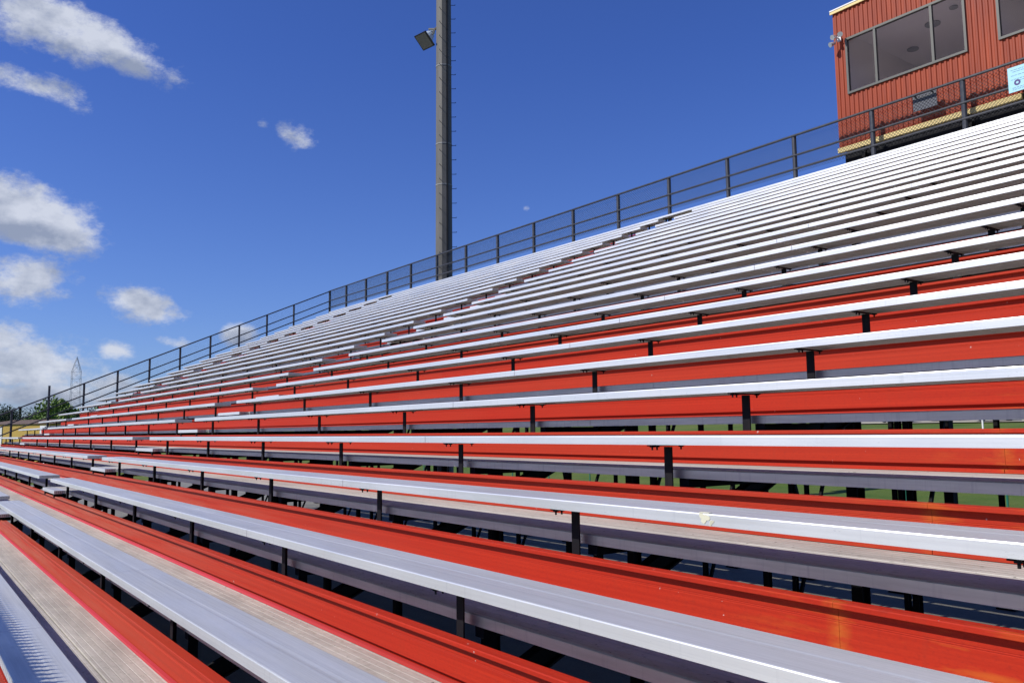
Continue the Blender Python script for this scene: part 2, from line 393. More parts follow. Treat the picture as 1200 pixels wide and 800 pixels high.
def cross(x, y, lab):
    t = thing('cross_brace', (x,y,0), lab, 'brace', 'diagonal braces under the grandstand')
    zt = R/D*y-.85
    part('rod', MB().bar((0,.0,GZ+.2),(PS,.0,zt),.07,.07), M['black'], t); part('rod', MB().bar((0,.08,zt),(PS,.08,GZ+.2),.07,.07), M['black'], t)
for i, wy in ((7,'right end'),(4,'fourth bay'),(0,'eighth bay'),(-4,'twelfth bay'),(-8,'sixteenth bay')):
    for y, w2 in ((12.27,'rear'),):
        cross(PX0+PS*(i-1)+.035, y, 'black crossed steel braces at the '+w2+' columns under the '+wy+' of the stand')

# ------------------------------------------------------------------ guard rails with chain link
def chainlink(P, Q, h, base, pitch=.068, r=.0036, ext=0.):
    """diamond wire mesh in the vertical strip from P to Q (bottom line) with height h"""
    P, Q = Vector(P), Vector(Q); d = Q-P; L = math.hypot(d.x, d.y); ux = Vector((d.x/L, d.y/L, 0)); sl = d.z/L
    nrm = Vector((-ux.y, ux.x, 0)); mb = MB()
    s = -h
    while s < L:
        for sg in (1, -1):
            a, b = (s, s+h) if sg == 1 else (s+h, s)
            za, zb = 0., h + ext
            t0, t1 = 0., 1.
            if a != b:
                ta, tb_ = sorted(((0-a)/(b-a), (L-a)/(b-a))); t0, t1 = max(t0, ta), min(t1, tb_)
            if t1 - t0 < .02: continue
            pts = []
            for tt in (t0, t1):
                q = a + (b-a)*tt; pts.append(P + ux*q + Vector((0,0,sl*q + za + (zb-za)*tt)) + nrm*(.002*sg))
            mb.tube(pts[0], pts[1], r, 3, cap=False)
        s += pitch
    return mb
YB, ZTOP = 12.45, 6.36
bx = [-34.5,-32.8,-30.93,-29.08,-27.2,-25.32,-23.42,-21.56,-19.66,-17.82,-15.96,-14.12,-12.28,-10.47,-8.67,-6.9,-5.07,-3.24,-1.41,.42,2.25,4.08,6.0]
gr = thing('guard_rail', (bx[0], YB, 5.05), 'dark pipe guard rail with chain link along the top of the stand', 'guard rail')
def rel(o, org): o.location = -Vector(org); return o
org = (bx[0], YB, 5.05)
for x in bx: rel(part('post', MB().tube((x,YB,5.02),(x,YB,ZTOP),.050,10), M['rail'], gr), org)
for z, rr in ((ZTOP,.026),(ZTOP-.44,.023),(ZTOP-.74,.023)):
    rel(part('rail', MB().tube((bx[0],YB-.04,z),(bx[-1],YB-.04,z),rr,8), M['rail'], gr), org)
rel(part('wire_mesh', chainlink((bx[0],YB+.045,ZTOP-.80),(bx[-1],YB+.045,ZTOP-.80),.80,0), M['wire'], gr), org)
# side rail going down the far end
XS = -34.5; sl = R/D
ztop = lambda y: ZTOP + (y-YB)*.4475
ys = [12.41,10.79,9.61,8.44,7.28,6.11,4.98,3.85,2.71,1.57,.43,-.72,-1.87,-3.0]
org = (XS, 4., .5)
sr = thing('side_guard_rail', org, 'dark sloping pipe guard rail down the far left end of the stand', 'guard rail')
for i, y in enumerate(ys[1:]):
    ext = .40 if abs(y-1.57) < .01 else 0
    rel(part('post', MB().tube((XS,y,ztop(y)-1.32),(XS,y,ztop(y)+ext),.040,8), M['rail'], sr), org)
for dz, rr in ((0,.026),(-.44,.023),(-.74,.023)):
    rel(part('rail', MB().tube((XS+.03,YB-.04,ztop(YB-.04)+dz),(XS+.03,-3.3,ztop(-3.3)+dz),rr,8), M['rail'], sr), org)
rel(part('wire_mesh', chainlink((XS+.05,-3.3,ztop(-3.3)-.8),(XS+.05,YB-.04,ztop(YB-.04)-.8),.80,0,.075,.0012), M['wire'], sr), org)
# fence along the foot of the stand (behind the camera, its shadow falls on the lowest visible bench)
YFN, ZFN = -3.36, -.01
org = (-6,YFN,-1.8)
ff = thing('front_fence', org, 'dark chain link fence with barbed knuckle top along the foot of the stand', 'fence')
for i in range(10): rel(part('post', MB().tube((-14.5+2.44*i,YFN,GZ),(-14.5+2.44*i,YFN,ZFN),.03,8), M['rail'], ff), org)
rel(part('rail', MB().tube((-14.5,YFN,ZFN-.045),(6.,YFN,ZFN-.045),.040,8), M['rail'], ff), org)
kn = chainlink((-14.5,YFN+.03,ZFN-1.2),(6.,YFN+.03,ZFN-1.2),1.2,0,.06,.0026)
xx = -14.5
while xx < 6: kn.add([(xx-.030,YFN+.03,ZFN-.03),(xx+.030,YFN+.03,ZFN-.03),(xx+.012,YFN+.03,ZFN+.085),(xx,YFN+.050,ZFN-.03)], [(0,1,2),(0,2,3),(1,3,2)]); xx += .08
rel(part('wire_mesh', kn, M['wire'], ff), org)

# notice and panel hung on the rail
org = (-5.8, YB-.09, 5.8)
sg = thing('notice_sign', org, 'pale blue notice with round emblem wired to the top guard rail', 'sign')
rel(part('board', MB().box(-6.10,-5.50,YB-.088,YB-.080,5.81,6.255), M['sign'], sg), org)
mb = MB()
for i, (z, a, b) in enumerate(((6.20,.05,.50),(6.165,.08,.46),(6.10,.05,.52),(6.03,.05,.36),(5.995,.12,.30),(5.88,.06,.50),(5.85,.06,.42))):
    x = -6.10+a
    while x < -6.10+b:
        w_ = random.uniform(.02,.06); mb.box(x, min(x+w_,-6.10+b), YB-.0895, YB-.0885, z-.005, z+.005); x += w_+.012
rel(part('lettering', mb, M['ink'], sg), org)
mb = MB(); n = 20; cx, cz = -5.955, 5.965
vs = []
for rr in (.052,.022):
    for i in range(n): vs.append((cx+math.cos(i/n*2*math.pi)*rr, YB-.090, cz+math.sin(i/n*2*math.pi)*rr))
mb.add(vs, [(i,(i+1)%n,n+(i+1)%n,n+i) for i in range(n)]); rel(part('emblem', mb, M['inkdark'], sg), org)
org = (-7.6, YB+.06, 6.)
pn = thing('grey_panel', org, 'plain grey panel hung on the guard rail below the first window', 'panel')
rel(part('plate', MB().box(-7.86,-7.40,YB+.052,YB+.060,6.07,6.385), M['panel'], pn), org)
rel(part('tie', MB().box(-7.80,-7.78,YB-.04,YB+.0515,6.34,6.36).box(-7.48,-7.46,YB-.04,YB+.0515,6.34,6.36), M['rail'], pn), org)

# ------------------------------------------------------------------ press box
PXW, PYW = -9.56, 12.70
Z0, Z1, X1, Y1 = 5.87, 8.83, 9.0, 16.2
org = (PXW, PYW, Z0)
pb = thing('press_box', org, 'red corrugated press box with cream trim above the top of the stand', 'building')
wins = [(-9.24,-6.91),(-6.28,-3.95),(-3.3,-.97),(-.3,2.03),(2.7,5.0)]
WZ0, WZ1 = 7.0, 8.12
def corr(mb, x0, x1, z0, z1, y):
    pitch, dep = .100, .017; off = PXW
    pts = []; i = math.floor((x0-off)/pitch)-1
    brk = [(0,0),(.35,0),(.5,1),(.85,1),(1.,0)]
    raw = []
    while off+i*pitch < x1+pitch:
        for a, b in brk[:-1]: raw.append((off+(i+a)*pitch, b))
        i += 1
    def val(x):
        for (xa,a),(xb,b) in zip(raw[:-1], raw[1:]):
            if xa <= x <= xb: return a+(b-a)*(x-xa)/max(xb-xa,1e-6)
        return 0
    xs = [x0]+[x for x,_ in raw if x0+1e-4 < x < x1-1e-4]+[x1]
    pr = [(x, y-dep*val(x)) for x in xs]
    vs = [(x,yy,z0) for x,yy in pr]+[(x,yy,z1) for x,yy in pr]; n = len(pr)
    mb.add(vs, [(i,i+1,n+i+1,n+i) for i in range(n-1)])
wall = MB(); corr(wall, PXW, X1, Z0, WZ0, PYW); corr(wall, PXW, X1, WZ1, Z1, PYW)
edges = [PXW]+[v for w in wins for v in w]+[X1]
for a, b in zip(edges[0::2], edges[1::2]): corr(wall, a, b, WZ0, WZ1, PYW)
# side, back walls with real thickness
wall.box(PXW, PXW+.08, PYW+.002, Y1, Z0, Z1).box(X1-.08, X1, PYW+.002, Y1, Z0, Z1).box(PXW+.08, X1-.08, Y1-.08, Y1, Z0, Z1)
rel(part('wall', wall, M['clad'], pb), org)
inn = MB(); inn.box(PXW+.09,X1-.09,Y1-.12,Y1-.09,Z0,Z1-.1).box(PXW+.085,PXW+.11,PYW+.09,Y1-.1,Z0,Z1-.1).box(PXW+.08,X1-.08,PYW+.05,Y1-.1,Z0,Z0+.05)
for a, b in zip(edges[0::2], edges[1::2]): inn.box(a+.03, b-.03, PYW+.03, PYW+.07, Z0+.05, WZ1+.3)
inn.box(PXW+.09, X1-.09, PYW+.03, PYW+.065, Z0+.05, WZ0-.03)
rel(part('interior_wall', inn, M['inside'], pb), org)
CZ = 8.45
rel(part('ceiling', MB().box(PXW+.09,X1-.09,PYW+.05,Y1-.1,CZ,CZ+.05), M['ceiling'], pb), org)
for x, y, rr in ((-8.15,14.1,.15),(-7.55,13.75,.08),(-6.9,14.3,.14),(-6.5,13.45,.10),(-9.0,14.9,.12)):
    rel(part('ceiling_light', MB().tube((x,y,CZ-.03),(x,y,CZ-.002),rr,20), M['lamp_dim'], pb), org)
rel(part('partition', MB().box(-6.7,-6.6,PYW+.4,Y1-.13,Z0+.05,CZ-.005), M['inside'], pb), org)
rel(part('roof', MB().box(PXW-.03,X1+.06,PYW-.065,Y1+.06,Z1+.03,Z1+.055), M['whitetrim'], pb), org)
rel(part('fascia_trim', MB().box(PXW-.03,X1+.03,PYW-.055,PYW-.030,Z1-.03,Z1+.028), M['cream'], pb), org)
rel(part('sill_beam', MB().box(PXW-.01,-6.02,PYW-.05,PYW+.03,Z0-.10,Z0-.002).box(-5.93,X1,PYW-.05,PYW+.03,Z0-.10,Z0-.002), M['cream'], pb), org)
rel(part('floor_frame', MB().box(PXW+.10,X1,PYW+.04,Y1,5.25,Z0-.105), M['black'], pb), org)
for i in range(9):
    x = PXW+.5+2.1*i
    rel(part('strut', MB().box(x,x+.07,PYW-.02,PYW+.035,4.9,Z0-.103), M['black'], pb), org)
for x in (-9.2,-3.5,2.2,8.4):
    rel(part('column', MB().box(x-.1,x+.1,15.6,15.8,GZ,5.24), M['black'], pb), org)
for a, b in wins:
    f = MB(); y0, y1 = PYW-.045, PYW+.03; q = .045
    f.box(a-q,b+q,y0,y1,WZ0-q,WZ0).box(a-q,b+q,y0,y1,WZ1,WZ1+q).box(a-q,a,y0,y1,WZ0+.001,WZ1-.001).box(b,b+q,y0,y1,WZ0+.001,WZ1-.001)
    m1, m2 = a+.60, a+1.745
    f.box(m1-.025,m1+.025,y0+.005,y1-.005,WZ0+.001,WZ1-.001).box(m2-.025,m2+.025,y0+.005,y1-.005,WZ0+.001,WZ1-.001)
    w = rel(part('window', f, M['frame'], pb), org)
    for c0, c1 in ((a,m1-.025),(m1+.025,m2-.025),(m2+.025,b)):
        part('pane', MB().box(c0+.001,c1-.001,PYW-.012,PYW-.008,WZ0+.002,WZ1-.002), M['glass'], w)
# twin security lamp on the corner of the press box
org = (-9.40, PYW-.03, 8.18)
sc = thing('security_light', org, 'small twin floodlight with silver heads on the press box corner', 'light')
rel(part('base', MB().box(-9.44,-9.36,PYW-.06,PYW-.03,8.14,8.24).tube((-9.40,PYW-.06,8.2),(-9.40,PYW-.14,8.2),.016,8), M['galv'], sc), org)
for dx, dz, tx in ((-.06,-.09,-.05),(.08,.05,.05),(-.03,.05,-.02)):
    p = Vector((-9.40+dx,PYW-.13,8.2+dz)); q = p+Vector((tx,-.10,-.05))
    rel(part('lamp_head', MB().tube((-9.40,PYW-.13,8.2),p,.012,6).tube(p,q,.028,12,.055), M['galv'], sc), org)

# ------------------------------------------------------------------ floodlight mast
PX, PY, PR = -28.15, 14.5, .375
org = (PX, PY, GZ)
fp = thing('floodlight_mast', org, 'tall grey steel floodlight mast with climbing pegs behind the stand', 'mast')
part('shaft', MB().tube((0,0,0),(0,0,27),PR,12,PR*.78), M['pole'], fp)
rv = Vector((.59,.81,0)); tv = Vector((.86,-.5,0))
part('conduit', MB().tube(Vector((0,0,.5))+Vector((.80,-.10,0)).normalized()*(PR+.02),Vector((0,0,26))+Vector((.80,-.10,0)).normalized()*(PR*.78+.03),.022,8), M['black'], fp)
for i in range(34):
    z = 6.2+i*.6; rr = PR*(1-.22*z/27)
    for dv, dz in ((rv,.0),(Vector((.75,-.95,0)).normalized(),.27)):
        a = dv*(rr-.03); part('climbing_peg', MB().tube(a+Vector((0,0,z+dz)),dv*(rr+.17)+Vector((0,0,z+dz)),.011,6).tube(dv*(rr+.16)+Vector((0,0,z+dz)),dv*(rr+.16)+Vector((0,0,z+dz+.035)),.011,6), M['black'], fp)
for z in (12.9,14.6,17.9):
    rr = PR*(1-.22*z/27)+.012; part('clamp_band', MB().tube((0,0,z),(0,0,z+.04),rr,12), M['clampgrey'], fp)
# floodlight lamp on the mast
org = (-28.82, 14.08, 16.42)
fl = thing('floodlight', org, 'square floodlight with pale blue housing bolted to the left side of the mast', 'floodlight')
aim = Vector((.12,-.64,-.76)).normalized(); sd = aim.cross(Vector((0,0,1))).normalized(); up = sd.cross(aim)
def frus(mb, c, a0, w0, a1, w1, h0=None, h1=None):
    vs = []
    for a_, w_ in ((a0,w0),(a1,w1)):
        for i, j in ((-1,-1),(1,-1),(1,1),(-1,1)): vs.append(c + aim*a_ + sd*(i*w_) + up*(j*w_))
    mb.add(vs, [(0,3,2,1),(4,5,6,7),(0,1,5,4),(1,2,6,5),(2,3,7,6),(3,0,4,7)])
c0 = Vector((.08,.05,.02))
mb = MB(); frus(mb, c0, .30, .31, .36, .31); part('front_frame', mb, M['dark'], fl)
mb = MB(); frus(mb, c0, .361, .27, .366, .27); part('lens', mb, mat('floodlight_glass', (.17,.165,.15), .25), fl)
mb = MB(); mb.tube(c0-aim*.10, c0+aim*.30, .17, 16, .30); part('housing', mb, M['lampblue'], fl, smooth=False)
mb = MB(); mb.tube(c0-aim*.32, c0-aim*.10, .10, 12); part('ballast', mb, M['lampblue'], fl)
mb = MB(); hub = Vector((.46,.30,.22)); mb.bar(c0+sd*.2, c0+sd*.2+Vector((.1,.1,.28)), .03,.05).bar(c0-sd*.2, c0-sd*.2+Vector((.1,.1,.28)), .03,.05).bar(c0+Vector((.0,.0,.28)), hub, .06,.06)
part('bracket', mb, M['pole'], fl)
fl.scale = (1.1,1.1,1.1)

# ------------------------------------------------------------------ ground
def sheet(name, x0, x1, y0, y1, z, m_, kind='structure'):
    o = part(name, MB().add([(x0,y0,z),(x1,y0,z),(x1,y1,z),(x0,y1,z)], [(0,1,2,3)]), m_); o['kind'] = kind; return o
sheet('ground', -3000,3000,-3000,3000, GZ, M['ground'])
def zb(y): return GZ if y < 32 else GZ+(y-32)/78*3.9 if y < 110 else GZ+3.9+(y-110)*.012
bk = MB(); yy_ = [32,45,60,75,90,110,160,260,500,900]; xx_ = [-900,-300,-200,-140,-100,-70,-40,-10,30,100,400]
rb_ = random.Random(3); gv = [(x,y,zb(y)+(.004 if y == 32 else rb_.uniform(-.10,.10))) for y in yy_ for x in xx_]; nx = len(xx_)
bk.add(gv, [(j*nx+i,j*nx+i+1,(j+1)*nx+i+1,(j+1)*nx+i) for j in range(len(yy_)-1) for i in range(nx-1)])
part('grass_bank', bk, M['ground'])['kind'] = 'structure'
sheet('pavement', -60, 30, -9, 15.2, GZ+.004, M['pave'])
def slope_sheet(name, x0, x1, y0, y1, m_):
    o = part(name, MB().add([(x0,y0,zb(y0)+.13),(x1,y0,zb(y0)+.13),(x1,y1,zb(y1)+.13),(x0,y1,zb(y1)+.13)], [(0,1,2,3)]), m_); o['kind'] = 'structure'
slope_sheet('path', -52,-8,63,66, M['pave']); slope_sheet('gravel_lot', -70,-30,100,108, M['gravel'])

# green fence on the grass behind the stand
org = (-16, 23, GZ)
gf = thing('green_fence', org, 'green wire fence on the grass behind the stand', 'fence')
for i in range(24): rel(part('post', MB().tube((-50+3*i-.2,23,GZ),(-50+3*i-.2,23,GZ+1.35),.03,6), M['green'], gf), org)
mb = MB()
for z in (.1,.7,1.32): mb.tube((-50,23,GZ+z),(19,23,GZ+z),.006,4)
rel(part('rail', mb, M['green'], gf), org)
# white marker posts further out
for i, (x, y) in enumerate(((-20.2,38),(-39,60),(-33,70))):
    tag(part('marker_post', MB().tube((x,y,zb(y)-.2),(x,y,zb(y)+2.6),.07,8).tube((x,y,zb(y)+2.6),(x,y,zb(y)+2.66),.085,8), M['white']), ['white marker post on the grass seen under the stand','slim white post by the path behind the stand','white post beyond the path behind the stand'][i], 'post')
# litter below the stand
def litter(name, x, y, lab, pts, m_):
    t = MB()
    for a, b in zip(pts[:-1], pts[1:]): t.tube(a, b, .035, 6)
    o = part(name, t, m_); o.location = (x,y,GZ+.04); tag(o, lab, 'debris')
litter('hose', -11.4, 5.6, 'yellow plastic pipe lying on the ground under the stand', [(0,0,0),(.9,.25,.02),(1.8,.1,0),(2.6,.6,0),(3.2,1.5,0)], M['yellow'])
mb = MB()
for i in range(7):
    a = random.uniform(0,3); x, y = random.uniform(-.5,.5), random.uniform(-.4,.4)
    mb.bar((x,y,.02),(x+.3*math.cos(a),y+.3*math.sin(a),.05+random.random()*.1),.09,.02)
o = part('rubbish_heap', mb, M['bluelitter']); o.location = (-8.2,5.1,GZ); tag(o, 'pale blue plastic rubbish on the pavement under the stand', 'rubbish')

# ------------------------------------------------------------------ trees
def tree(name, loc, h, wd, lab, m_, n=3500, seed=0, group=None, base=.18, leaf=.28):
    rnd = random.Random(seed); t = thing(name, loc, lab, 'tree', group)
    mb = MB(); mb.tube((0,0,-.3),(0,0,h*.45),.035*h*.5,8,.02*h*.5)
    lobes = []
    for i in range(16):
        a = rnd.uniform(0,6.28); rr = wd*.5*rnd.uniform(.15,.72); z = h*rnd.uniform(base+.10,.86)
        rr *= math.sin(min(1,max(.1,(1.05-z/h)*1.7))*math.pi/2)
        lobes.append((Vector((math.cos(a)*rr, math.sin(a)*rr, z)), wd*rnd.uniform(.11,.22)))
        if i < 9: mb.tube((0,0,h*rnd.uniform(.15,.45)), lobes[-1][0], .012*h*.5, 5, .004*h)
    lobes.append((Vector((0,0,h*.85)), wd*.16))
    part('trunk', mb, M['bark'], t)
    lf = MB()
    for i in range(n):
        c, r_ = rnd.choice(lobes)
        d = Vector((rnd.gauss(0,1),rnd.gauss(0,1),rnd.gauss(0,1))).normalized()*r_*rnd.uniform(.45,1.12)*Vector((1,1,1)).length/1.732
        p = c+d*Vector((1,1,1)).length/1.732; s = leaf*rnd.uniform(.5,1.2)
        a = Vector((rnd.gauss(0,1),rnd.gauss(0,1),rnd.gauss(0,.7))).normalized(); b = a.orthogonal().normalized(); b.rotate(Matrix.Rotation(rnd.uniform(0,6.28),3,a)); e = a.cross(b)
        lf.add([p-b*s*.5, p+e*s*.35, p+b*s*.5, p-e*s*.35], [(0,1,2,3)])
    part('crown', lf, m_, t)
def polar(az, dist):   # azimuth from -x towards +y
    return (-math.cos(math.radians(az))*dist, -2.94+math.sin(math.radians(az))*dist, GZ)
tree('leafy_tree', polar(8.0,112), 7.0, 8.2, 'bright green bushy tree beyond the far end of the stand', M['leaf'], 12000, 1, leaf=.36)
tree('leafy_tree', polar(10.4,112), 6.3, 6.5, 'bright green tree half hidden by the bench ends at far left', M['leaf'], 8000, 2, leaf=.36)
tree('dark_tree', polar(5.2,170), 7.6, 12, 'dark round tree at the far left edge behind the yellow building', M['leafd'], 9000, 3)
tree('dark_tree', polar(3.2,172), 8.0, 13, 'dark broad tree at the very left edge of the horizon', M['leafd'], 9000, 4)
tree('dark_tree', polar(7.0,185), 7.6, 13, 'dark tree just left of the bright green tree', M['leafd'], 9000, 5)
tree('dark_tree', polar(9.4,190), 7, 12, 'dark low tree behind the bright green tree', M['leafd'], 7000, 6)
for i, (x, y, h, w) in enumerate(((-215,230,6,17),(-180,240,7,17),(-150,236,6,15),(-128,245,6.5,17),(-104,238,6,15),(-82,250,6.5,16),(-60,240,6,16))):
    tree('distant_tree', (x,y,zb(y)-.2), h, w, 'far green tree seen under the stand beyond the gravel lot', M['leafd'] if i % 2 else M['leaf'], 1500, 20+i, 'trees beyond the gravel lot', .05, .9)
# hedge shrubs on the grass just behind
for i, (x, y) in enumerate(((-34,38),(-31.5,40),(-26,44))):
    tree('shrub', (x,y,zb(y)-.1), 1.9, 2.8, 'small green shrub on the grass behind the stand', M['leaf'], 1200, 40+i, 'shrubs behind the stand', .02, .2)

# ------------------------------------------------------------------ low yellow building at far left
bd = thing('yellow_building', polar(6.1,84), 'low yellow building with brown roof and white doors at far left', 'building')
bd.rotation_euler = (0,0,math.radians(30))    # local x runs across the view
part('wall', MB().box(-5.2,3.5,0,6,0,4.05), M['ochre'], bd)
part('roof', MB().add([(-5.4,-.12,4.06),(3.7,-.12,4.06),(3.7,6.2,4.06),(-5.4,6.2,4.06),(-5.3,3,4.5),(3.6,3,4.5)], [(3,2,1,0),(0,1,5,4),(2,3,4,5),(1,2,5),(3,0,4)]), M['roofb'], bd)
for a, b in ((-5.0,-2.4),(2.4,3.4)): part('door', MB().box(a,b,-.06,-.005,.2,3.9), M['white'], bd)
bd2 = thing('pale_building', polar(8.5,84), 'low pale building with white bays left of the benches', 'building')
bd2.rotation_euler = (0,0,math.radians(30))
part('wall', MB().box(-2.2,4.4,0,4,0,3.9), M['roofb'], bd2)
for a in (-2.0,-.4,1.2,2.8): part('bay_door', MB().box(a,a+1.3,-.06,-.005,1.8,3.8), M['white'], bd2)

# lattice tower and slim mast
tw = thing('lattice_tower', polar(8.85,520), 'slender grey steel lattice tower on the left horizon', 'tower')
H = 46.5; hw = lambda z: 2.7*(1-.25*z/H) if z < H*.82 else 2.7*.79*(1-(z-H*.82)/(H*.18))+.05
for sx, sy in ((-1,-1),(1,-1),(1,1),(-1,1)):
    mb = MB(); zz = [0,10,20,30,H*.82,H]
    for a, b in zip(zz[:-1], zz[1:]): mb.tube((sx*hw(a),sy*hw(a),a),(sx*hw(b),sy*hw(b),b),.09,4)
    part('leg', mb, M['steelfar'], tw)
mb = MB(); z = 0; i = 0
while z < H*.95:
    z2 = min(z+3.8, H); cs = [(-1,-1),(1,-1),(1,1),(-1,1)]
    for j in range(4):
        a, b = cs[j], cs[(j+1)%4]; mb.tube((a[0]*hw(z),a[1]*hw(z),z),(b[0]*hw(z2),b[1]*hw(z2),z2),.045,3).tube((b[0]*hw(z),b[1]*hw(z),z),(a[0]*hw(z2),a[1]*hw(z2),z2),.045,3).tube((a[0]*hw(z2),a[1]*hw(z2),z2),(b[0]*hw(z2),b[1]*hw(z2),z2),.045,3)
    z = z2
part('lacing', mb, M['steelfar'], tw)
sm = thing('chimney_mast', polar(6.0,200), 'short dark mast rising above the dark trees at far left', 'mast')
part('shaft', MB().tube((0,0,0),(0,0,8.9),.30,8,.26), M['black'], sm); part('cap', MB().tube((0,0,8.9),(0,0,9.1),.36,8), M['black'], sm)

# ------------------------------------------------------------------ parked cars on the far lot (glimpsed under the stand)
def make_car(paint):
    t = thing('parked_car', (0,0,0), '', 'car', 'cars parked on the gravel lot')
    sh = [(-2.2,.35),(2.2,.35),(2.25,.75),(1.5,.92),(.8,1.42),(-1.1,1.45),(-1.9,.98),(-2.25,.85)]
    mb = MB(); n = len(sh); vs = [(x,-.86,z) for x,z in sh]+[(x,.86,z) for x,z in sh]
    mb.add(vs, [(i,(i+1)%n,n+(i+1)%n,n+i) for i in range(n)]+[tuple(range(n-1,-1,-1)),tuple(range(n,2*n))]); part('body', mb, paint, t)
    part('window', MB().add([(-1.55,-.865,.98),(1.25,-.865,.98),(.75,-.865,1.36),(-1.05,-.865,1.38)],[(0,1,2,3)]).add([(-1.55,-.87,.98),(1.25,-.87,.98),(.75,-.87,1.36),(-1.05,-.87,1.38)],[(0,1,2,3)]), M['carglass'], t)
    for x in (-1.4,1.4):
        for y in (-.88,.70): part('wheel', MB().tube((x,y,.33),(x,y+.18,.33),.33,14), M['tyre'], t)
    return t
paints = [('white', (.75,.76,.78)), ('silver', (.42,.44,.47)), ('dark blue', (.03,.05,.12)), ('pale grey', (.55,.56,.56)), ('red', (.4,.03,.03))]
for i, (x, pi) in enumerate(((-58,0),(-53,2),(-50,1),(-46,0),(-40,3),(-36,4),(-33,0),(-28,1),(-66,1),(-74,0))):
    c = make_car(mat('paint_'+paints[pi][0].replace(' ','_'), paints[pi][1], .3, .1)); c.location = (x,102+(i%3)*3,zb(102+(i%3)*3)+.14); c.rotation_euler = (0,0,.3*(i%2))
    c['label'] = paints[pi][0]+' car parked on the gravel lot, '+ORD[1+sorted([-58,-53,-50,-46,-40,-36,-33,-28,-66,-74]).index(x)]+' from the left'

# ------------------------------------------------------------------ sky
world = bpy.data.worlds.new('World'); scene.world = world; world.use_nodes = True
wt = world.node_tree; N = wt.nodes; Lk = wt.links.new; N.clear()
def wn(t, **kw):
    n = N.new(t)
    for k, v in kw.items(): setattr(n, k, v)
    return n
def wm(op, a, b=None, c=None):
    n = wn('ShaderNodeMath', operation=op)
    for i, v in enumerate((a, b, c)):
        if v is None: continue
        if isinstance(v, (int, float)): n.inputs[i].default_value = v
        else: Lk(v, n.inputs[i])
    return n.outputs[0]
def wmr(v, a, b, c, d, smooth=False):
    n = wn('ShaderNodeMapRange')
    if smooth: n.interpolation_type = 'SMOOTHSTEP'
    for i, x in enumerate((a, b, c, d)): n.inputs[i+1].default_value = x
    Lk(v, n.inputs[0]); return n.outputs[0]
sky = wn('ShaderNodeTexSky', sky_type='NISHITA', sun_disc=False)
sky.sun_elevation = math.asin(SUN.z); sky.sun_rotation = math.atan2(SUN.x, SUN.y)
sky.air_density = 1.0; sky.dust_density = .35; sky.ozone_density = 2.2; sky.altitude = 200
tc = wn('ShaderNodeTexCoord'); nrm = wn('ShaderNodeVectorMath', operation='NORMALIZE'); Lk(tc.outputs['Generated'], nrm.inputs[0]); Dv = nrm.outputs[0]
sep = wn('ShaderNodeSeparateXYZ'); Lk(Dv, sep.inputs[0])
def wnoise(scale, detail, rough, off=(0,0,0), st=(1,1,1.7)):
    mp = wn('ShaderNodeMapping'); mp.inputs['Location'].default_value = off; mp.inputs['Scale'].default_value = st; Lk(Dv, mp.inputs[0])
    n = wn('ShaderNodeTexNoise'); n.inputs['Scale'].default_value = scale; n.inputs['Detail'].default_value = detail; n.inputs['Roughness'].default_value = rough
    Lk(mp.outputs[0], n.inputs['Vector']); return n.outputs['Fac']
# cloud: direction, half width, half height (radians), tilt (deg, clockwise), density
CL = [((-.9000,.135,.405),.128,.030,19,1.05),((-.9120,.088,.410),.10,.036,10,1.0),((-.9340,.095,.3500),.085,.019,9,.95),
      ((-.969,.1052,.2236),.082,.042,10,1.3),((-.9814,.1017,.1610),.056,.032,4,1.25),((-.9665,.2130,.1405),.056,.024,14,1.25),
      ((-.8763,.3487,.3325),.030,.020,22,.85),((-.8859,.3127,.3427),.011,.009,0,.55),((-.9914,.1068,.0753),.078,.040,5,1.25),
      ((-.9919,.0831,.0963),.055,.030,0,1.1),((-.9775,.1905,.0907),.027,.015,10,1.0),((-.9432,.3128,.1123),.026,.017,0,1.0),
      ((-.9932,.1084,.0428),.13,.020,0,1.0),((-.9839,.1704,.0545),.065,.017,0,.75),((-.7658,.5876,.2615),.008,.006,0,.5),((-.9647,.2425,.1026),.034,.010,0,.55),
      ((-.43,-.80,.42),.50,.22,10,1.2),((-.55,-.78,.20),.45,.12,-8,.8)]
dens = None; vrel = None; dsum = None
for (c, a, b, tilt, amp) in CL:
    c = Vector(c).normalized(); rgt = c.cross(Vector((0,0,1))).normalized(); upv = rgt.cross(c); t_ = math.radians(-tilt)
    e1 = rgt*math.cos(t_)+upv*math.sin(t_); e2 = -rgt*math.sin(t_)+upv*math.cos(t_)
    def dot(v):
        n = wn('ShaderNodeVectorMath', operation='DOT_PRODUCT'); Lk(Dv, n.inputs[0]); n.inputs[1].default_value = v; return n.outputs['Value']
    u_, v_ = dot(e1/(a*.80)), dot(e2/(b*.86))
    fr_ = wm('GREATER_THAN', dot(c), 0.)
    r2 = wm('ADD', wm('MULTIPLY', u_, u_), wm('MULTIPLY', v_, v_))
    g = wm('MULTIPLY', wm('MULTIPLY', wm('EXPONENT', wm('MULTIPLY', r2, -.9)), amp), fr_)
    vv = wm('MULTIPLY', g, v_)
    dens = g if dens is None else wm('MAXIMUM', dens, g); dsum = g if dsum is None else wm('ADD', dsum, g); vrel = vv if vrel is None else wm('ADD', vrel, vv)
vn = wm('DIVIDE', vrel, wm('ADD', dsum, .05))
f1 = wnoise(13., 14., .60); f2 = wnoise(48., 8., .7, (3,1,2)); f3 = wnoise(13., 5., .5, (0,0,-.03)); f4 = wnoise(13., 5., .5)
dd = wm('ADD', dens, wm('MULTIPLY', wm('SUBTRACT', f1, .5), 1.7)); dd = wm('ADD', dd, wm('MULTIPLY', wm('SUBTRACT', f2, .5), .95))
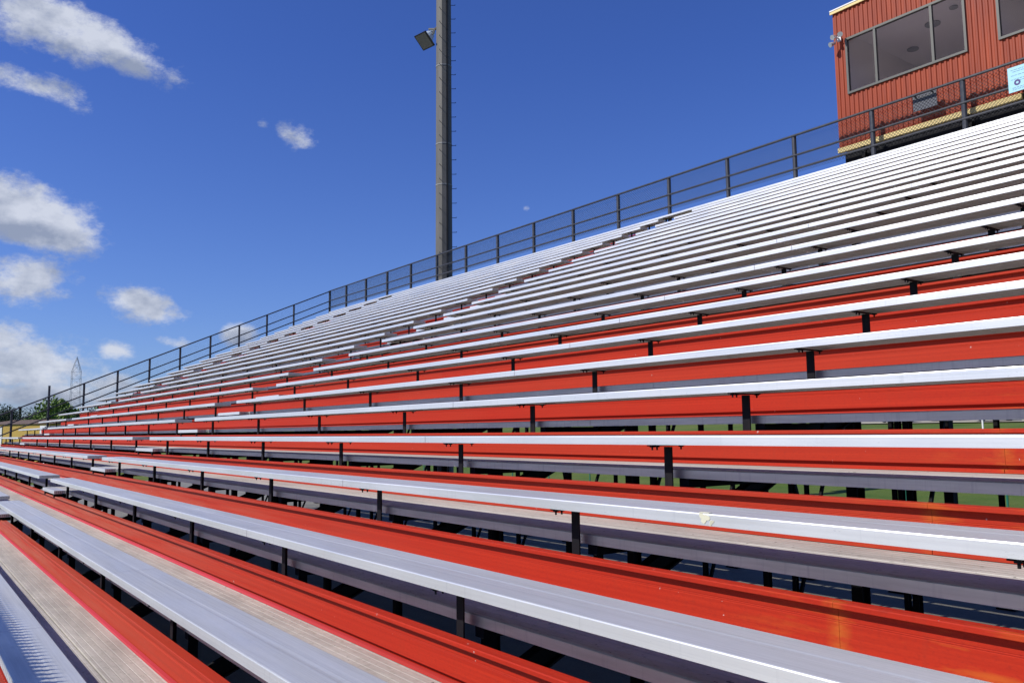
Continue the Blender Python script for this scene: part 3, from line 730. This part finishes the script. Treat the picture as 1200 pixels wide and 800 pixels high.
dd = wm('MULTIPLY', dd, wmr(dens, .05, .35, 0, 1, True))
alpha = wmr(dd, .36, 1.0, 0, .93, True)
shade = wm('ADD', wmr(vn, -1.3, 1.1, 0.12, .92), wm('MULTIPLY', wm('SUBTRACT', f3, f4), 3.2))
shade = wm('ADD', shade, wm('MULTIPLY', wm('SUBTRACT', f2, .5), .9))
cr = wn('ShaderNodeValToRGB'); Lk(shade, cr.inputs[0])
cr.color_ramp.elements[0].position = .05; cr.color_ramp.elements[0].color = (3.0,3.5,4.7,1)
cr.color_ramp.elements[1].position = .95; cr.color_ramp.elements[1].color = (6.6,7.0,8.0,1)
tint = wn('ShaderNodeMix', data_type='RGBA', blend_type='MULTIPLY'); tint.inputs[0].default_value = 1; tint.inputs[7].default_value = (.44,.66,1.22,1); Lk(sky.outputs[0], tint.inputs[6])
tr_ = wn('ShaderNodeValToRGB'); Lk(sep.outputs[2], tr_.inputs[0]); tr_.color_ramp.elements[0].position = .0; tr_.color_ramp.elements[0].color = (.60,.75,1.22,1); tr_.color_ramp.elements[1].position = .42; tr_.color_ramp.elements[1].color = (.43,.63,1.29,1); Lk(tr_.outputs[0], tint.inputs[7])
mxw = wn('ShaderNodeMix', data_type='RGBA'); Lk(alpha, mxw.inputs[0]); Lk(tint.outputs[2], mxw.inputs[6]); Lk(cr.outputs[0], mxw.inputs[7])
bg = wn('ShaderNodeBackground'); bg.inputs[1].default_value = .10; Lk(mxw.outputs[2], bg.inputs[0])
wo = wn('ShaderNodeOutputWorld'); Lk(bg.outputs[0], wo.inputs[0])

sun = bpy.data.lights.new('sun', 'SUN'); sun.energy = 5.0; sun.angle = math.radians(.53); sun.color = (1,.965,.91)
so = bpy.data.objects.new('sun', sun); COL.objects.link(so); so.rotation_euler = SUN.to_track_quat('Z', 'Y').to_euler()

# ------------------------------------------------------------------ camera
cam = bpy.data.cameras.new('camera'); co = bpy.data.objects.new('camera', cam); COL.objects.link(co)
cam.sensor_width = 36; cam.lens = 979.37/1200*36; cam.clip_end = 8000; cam.clip_start = .02
r_ = Vector((0.59315044,0.80502594,-0.01028578)); u_ = Vector((0.09188357,-0.05499716,0.99424983)); f_ = Vector((-0.79983121,0.59068482,0.10659024))
mw = Matrix((( r_.x,u_.x,-f_.x,0),(r_.y,u_.y,-f_.y,-2.93867),(r_.z,u_.z,-f_.z,.07238),(0,0,0,1)))
co.matrix_world = mw
scene.camera = co
scene.view_settings.view_transform = 'Standard'; scene.view_settings.look = 'None'; scene.view_settings.gamma = 1; scene.view_settings.exposure = 0
scene.cycles.max_bounces = 8; scene.cycles.diffuse_bounces = 4; scene.cycles.transparent_max_bounces = 12
